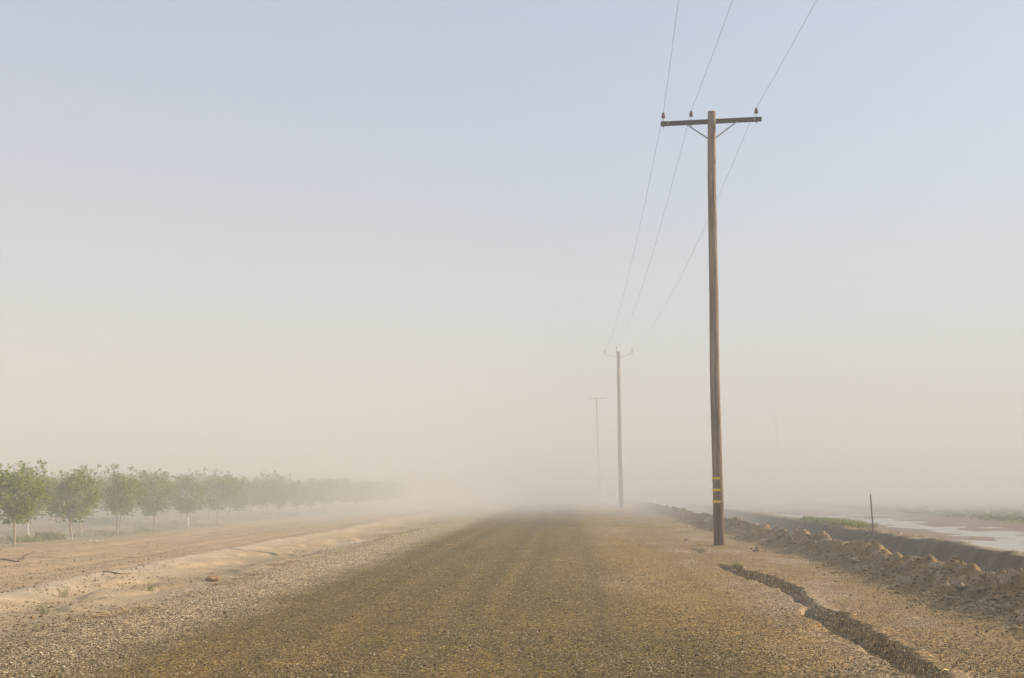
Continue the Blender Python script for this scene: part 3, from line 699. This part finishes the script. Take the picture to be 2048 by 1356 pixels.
def lump(name, loc, size, mat, seed, squash=(1, 1, .75), parent=None):
    g = np.random.default_rng(seed)
    import bmesh
    bm = bmesh.new(); bmesh.ops.create_icosphere(bm, subdivisions=3, radius=1.0)
    off = g.uniform(0, 50)
    for v in bm.verts:
        c = v.co; k = 1 + .55*(float(fbm(c.x*1.3+off, c.y*1.3+c.z*1.7+off, 5, 3))-.5)*2 + .12*(float(vn(c.x*6+off, c.y*6-c.z*5, 6))-.5)
        v.co = Vector((c.x*squash[0], c.y*squash[1], c.z*squash[2]))*k*size
    me = bpy.data.meshes.new(name); bm.to_mesh(me); bm.free(); me.materials.append(mat)
    o = bpy.data.objects.new(name, me); C.objects.link(o); o.location = loc; o.rotation_euler = (0, 0, g.uniform(0, 6)); return o
def ground_hit(px, py):
    """march the pixel's ray down to the ground"""
    o = Vector((0, 0, CAMZ)); q = at(px, py, Y=10.0); d = (q-o)/10.0
    t = np.arange(8.0, 250.0, .05); z = CAMZ+d.z*t; hit = np.nonzero(z < H(d.x*t, d.y*t))[0]
    tt = t[hit[0]] if len(hit) else 200.0
    return Vector((d.x*tt, d.y*tt, CAMZ+d.z*tt))
clods = [(1922, 1166, 17, 'round pale clod highest on the bank near the right edge of the photo'),
         (1806, 1134, 13, 'pointed brown clod standing on the bank crest, second of the big ones from the right'),
         (1710, 1116, 12, 'flat reddish clod on the bank crest, broadest of them'),
         (1685, 1104, 9, 'pale clod just up the bank from the broad reddish one'),
         (1630, 1083, 6, 'small pointed pale clod, right one of a close pair on the far crest'),
         (1615, 1083, 5, 'small pointed pale clod, left one of a close pair on the far crest'),
         (1579, 1075, 9, 'tall pointed pale clod on the crest beyond the foot of the near pole'),
         (1556, 1070, 9, 'low wide clod on the crest, next on the pole side of the tall pointed one'),
         (1733, 1061, 9, 'dark clod on the far lip of the ditch beside the thin stake'),
         (1962, 1176, 10, 'brown clod among the rubble just right of the highest pale clod'),
         (1900, 1190, 11, 'rough clod in the heap below the highest pale clod'),
         (1938, 1196, 12, 'large crumbling clod in the middle of the heap near the right edge'),
         (1860, 1146, 7, 'small clod on the crest between the pointed brown clod and the highest pale clod'),
         (1512, 1097, 8, 'dark greenish clod on flat ground right of the near pole'),
         (1373, 1076, 6, 'small pale clod left of the near pole at the end of the rut'),
         (1455, 1183, 5, 'small grey stone by the left edge of the rut'),
         ]
for i, (px, py, r, lb) in enumerate(clods):
    q = ground_hit(px, py+r*.8); dist = q.y; sz = r*dist/FPX*.8
    q.z = Hz(q.x, q.y)
    pointed = 'pointed' in lb
    o = lump('dirt_clod', q+Vector((0, 0, sz*.25)), sz, M['clod'], 300+i, (.8, .8, 1.25) if pointed else (1, 1, .7) if 'low' not in lb else (1.4, 1.2, .5))
    tag(o, lb, 'clod', 'clods of earth by the ditch')
# small debris
q = ground_hit(425, 1163); tag(lump('clay_lump', Vector((q.x, q.y, Hz(q.x, q.y)+.04)), .085, M['orange'], 400, (1.5, .9, .6)), 'orange brown lump of clay on the left edge of the pale gravel', 'lump')
q = ground_hit(898, 1091.5); mb = MB(); mb.box((0, 0, .02), (.24, .07, .03), Matrix.Rotation(R(6), 3, 'Z'), .004)
tag(mb.build('wood_offcut', M['plank'], loc=(q.x, q.y, Hz(q.x, q.y)+.004)), 'small pale wooden offcut lying on the dark road', 'wood')
q = ground_hit(190, 1084); V = []; F = []
for i in range(9):
    for j in range(5): V.append(((i-4)*.05, (j-2)*.06, .03*float(vn(i*1.3, j*1.1, 9))+.012))
for i in range(8):
    for j in range(4): F.append((i*5+j, (i+1)*5+j, (i+1)*5+j+1, i*5+j+1))
o = mesh_obj('plastic_scrap', V, F, M['cloth'], loc=(q.x, q.y, Hz(q.x, q.y)+.015)); md = o.modifiers.new('t', 'SOLIDIFY'); md.thickness = .004
tag(o, 'crumpled white plastic scrap lying at the foot of the orchard row', 'scrap')
def twig(pts, r, label, name='twig', cat='twig', z_off=.01, mat='twig'):
    P = []
    for px, py in pts: q = ground_hit(px, py); P.append(Vector((q.x, q.y, Hz(q.x, q.y)+z_off)))
    F_ = [];
    for i in range(len(P)-1):
        for s in range(6): v = P[i].lerp(P[i+1], s/6); v.z = Hz(v.x, v.y)+z_off; F_.append(v)
    F_.append(P[-1]); b = F_[0].copy(); mb = MB(); mb.tube([p-b for p in F_], r, 6)
    tag(mb.build(name, M[mat], loc=b), label, cat)
twig([(0, 1119), (20, 1122), (36, 1124), (44, 1118), (55, 1109), (68, 1103)], .014, 'bent dark hose end lying on the dirt track at the left edge of the photo', 'hose', 'hose')
twig([(607, 1113), (622, 1111), (636, 1107), (646, 1101)], .015, 'curved dry twig on the verge below the puddles')
twig([(205, 1145), (222, 1145), (240, 1149), (262, 1150)], .010, 'thin reddish twig on the pale ridge left of the gravel')
def verge_weed(px, py, h, n, mat, lb):
    q = ground_hit(px, py); V, F = blades(np.array([[0, 0, -.01]]), h, n, h*.24, g2, .0035, 1.1)
    tag(mesh_obj('weed', V, F, M[mat], loc=(q.x, q.y, Hz(q.x, q.y))), lb, 'weed', 'small weeds on the verges')
verge_weed(126, 1195, .20, 34, 'weed', 'sparse upright weed on the sandy verge, topmost at the left')
verge_weed(84, 1227, .17, 40, 'weed', 'low green weed on the damp verge nearest the bottom left')
verge_weed(302, 1182, .15, 34, 'weed', 'small weed on the verge right of the dark cracks')
verge_weed(1473, 1141, .13, 90, 'grass', 'bright green weed growing at the head of the rut by the pole')
verge_weed(1480, 1139, .12, 70, 'grass', 'small green weed right beside the brightest one at the rut head')
verge_weed(1513, 1098, .10, 60, 'weed', 'tiny dark weed on the bare ground right of the near pole')
verge_weed(1830, 1103, .12, 60, 'weed', 'scrubby weed on the far lip of the ditch before the water')
# dry stems on the bank
def stem(px, py, pxt, pyt, r, lb, branches=0, name='dry_stem', cat='plant'):
    q = ground_hit(px, py); t = at(pxt, pyt, Y=q.y); b = Vector((q.x, q.y, Hz(q.x, q.y)-.03)); d = t-b; gg = random.Random(int(px))
    mb = MB(); mb.tube([Vector((0, 0, 0)), d*.5+Vector((.015, 0, 0)), d], [r, r*.8, r*.4], 6); root = mb.build(name, M['twig'], loc=b); tag(root, lb, cat)
    if branches:
        bb = MB()
        for i in range(branches):
            s = gg.uniform(.2, .9); a = gg.uniform(0, 6.28); l_ = d.length*gg.uniform(.15, .4); o_ = d*s
            bb.tube([o_, o_+Vector((math.cos(a)*l_*.5, math.sin(a)*l_*.3, l_*.8))], [r*.5, r*.25], 5)
        bb.build('branch', M['twig'], root)
stem(1968, 1172, 1972, 1112, .006, 'tall thin dry weed stem standing on the bank near the right edge', 7)
stem(2020, 1180, 2030, 1142, .006, 'forked dry weed on the bank at the right edge', 10)
stem(2000, 1182, 1990, 1150, .005, 'short dry weed between the tall stem and the forked one', 7)
stem(1766, 1128, 1766, 1112, .006, 'short dry stalk on the bank crest above the rubble', 3)
# thin stake on the far lip
q = ground_hit(1746, 1067); t = at(1741, 988, Y=q.y); d = t-Vector((q.x, q.y, Hz(q.x, q.y)-.1))
mb = MB(); mb.tube([Vector((0, 0, 0)), d*.3+Vector((.012, 0, 0)), d*.6+Vector((.004, 0, 0)), d*.9, d], [.026, .024, .024, .024, .020], 8)
tag(mb.build('stake', M['twig'], loc=(q.x, q.y, Hz(q.x, q.y)-.1)), 'thin leaning dark stake on the far lip of the ditch', 'stake')
# far posts
for i, (px, yt) in enumerate([(2014, 986), (1955, 985), (1910, 983), (1872, 983), (1823, 981)]):
    Y = 40.0/((px-1132)/FPX); X = at(px, 1000, Y=Y).x; top = at(px, yt, Y=Y).z; z0 = Hz(X, Y)
    root = empty('fence_post', (X, Y, z0))
    tag(root, '%s slim post from the right, standing out in the crop field' % ordn[i], 'post', 'posts across the crop field')
    mb = MB(); mb.tube([(0, 0, .35), (0.01, 0, top-z0)], .045, 8); mb.build('post', M['twig'], root)
    mb = MB(); mb.tube([(0, 0, -.2), (0, 0, .35)], .055, 8); mb.build('white_base', M['guard'], root)

# ------------------------------------------------------------------ the dusty air
def dust_material(name, density, color):
    hm = bpy.data.materials.new(name); hm.use_nodes = True
    hn = hm.node_tree.nodes; hn.remove(hn['Principled BSDF'])
    pv = hn.new('ShaderNodeVolumePrincipled'); pv.inputs['Color'].default_value = (*color, 1)
    pv.inputs['Density'].default_value = density; pv.inputs['Anisotropy'].default_value = 0.0
    hm.node_tree.links.new(pv.outputs[0], hn['Material Output'].inputs['Volume'])
    return hm
HAZE_TOP = 32.0
mb = MB(); mb.box((0, 0, (HAZE_TOP-2.2)/2), (1500, 1500, HAZE_TOP+2.2)); hz = mb.build('haze', dust_material('dust_haze', HAZE_DENSITY, HAZE_COLOR)); tag(hz, kind='stuff')
hz['label'] = 'pale tan dust hanging over the road and fields'; hz['category'] = 'dust'
# the wall of blown dust that rolls over the road farther on: thickest near the ground, thinning upwards and towards the viewer
dm = dust_material('blown_dust', 0.0, BANK_COLOR); dn = dm.node_tree.nodes; dl = dm.node_tree.links
dp = next(q for q in dn if q.type == 'PRINCIPLED_VOLUME'); gp = dn.new('ShaderNodeNewGeometry')
sx = dn.new('ShaderNodeSeparateXYZ'); dl.new(gp.outputs['Position'], sx.inputs[0])
mpn = dn.new('ShaderNodeMapping'); mpn.inputs['Scale'].default_value = (.022, .012, .05); dl.new(gp.outputs['Position'], mpn.inputs[0])
nz = N(dn, 'ShaderNodeTexNoise', Scale=1.0, Detail=3.0, Roughness=0.5); dl.new(mpn.outputs[0], nz.inputs['Vector'])
hfall = math_n(dn, dl, 'POWER', 2.71828, math_n(dn, dl, 'MULTIPLY', sx.outputs[2], -1/5.8))
wob = math_n(dn, dl, 'MULTIPLY', math_n(dn, dl, 'SUBTRACT', nz.outputs['Fac'], .5), 90.0)
yy = math_n(dn, dl, 'ADD', math_n(dn, dl, 'ADD', sx.outputs[1], wob), math_n(dn, dl, 'MULTIPLY', math_n(dn, dl, 'MINIMUM', sx.outputs[0], 0.0), -3.3))
mr = dn.new('ShaderNodeMapRange'); mr.interpolation_type = 'SMOOTHSTEP'; mr.inputs['From Min'].default_value = 50; mr.inputs['From Max'].default_value = 118
dl.new(yy, mr.inputs['Value'])
dens = math_n(dn, dl, 'MULTIPLY', math_n(dn, dl, 'MULTIPLY', hfall, mr.outputs[0]), BANK_DENSITY)
dl.new(dens, dp.inputs['Density'])
mb = MB(); mb.box((0, 230, 17.2), (700, 400, 38)); dc = mb.build('dust_cloud', dm); tag(dc, 'low bank of blown tan dust rolling over the far road and orchard', 'dust', kind='stuff')
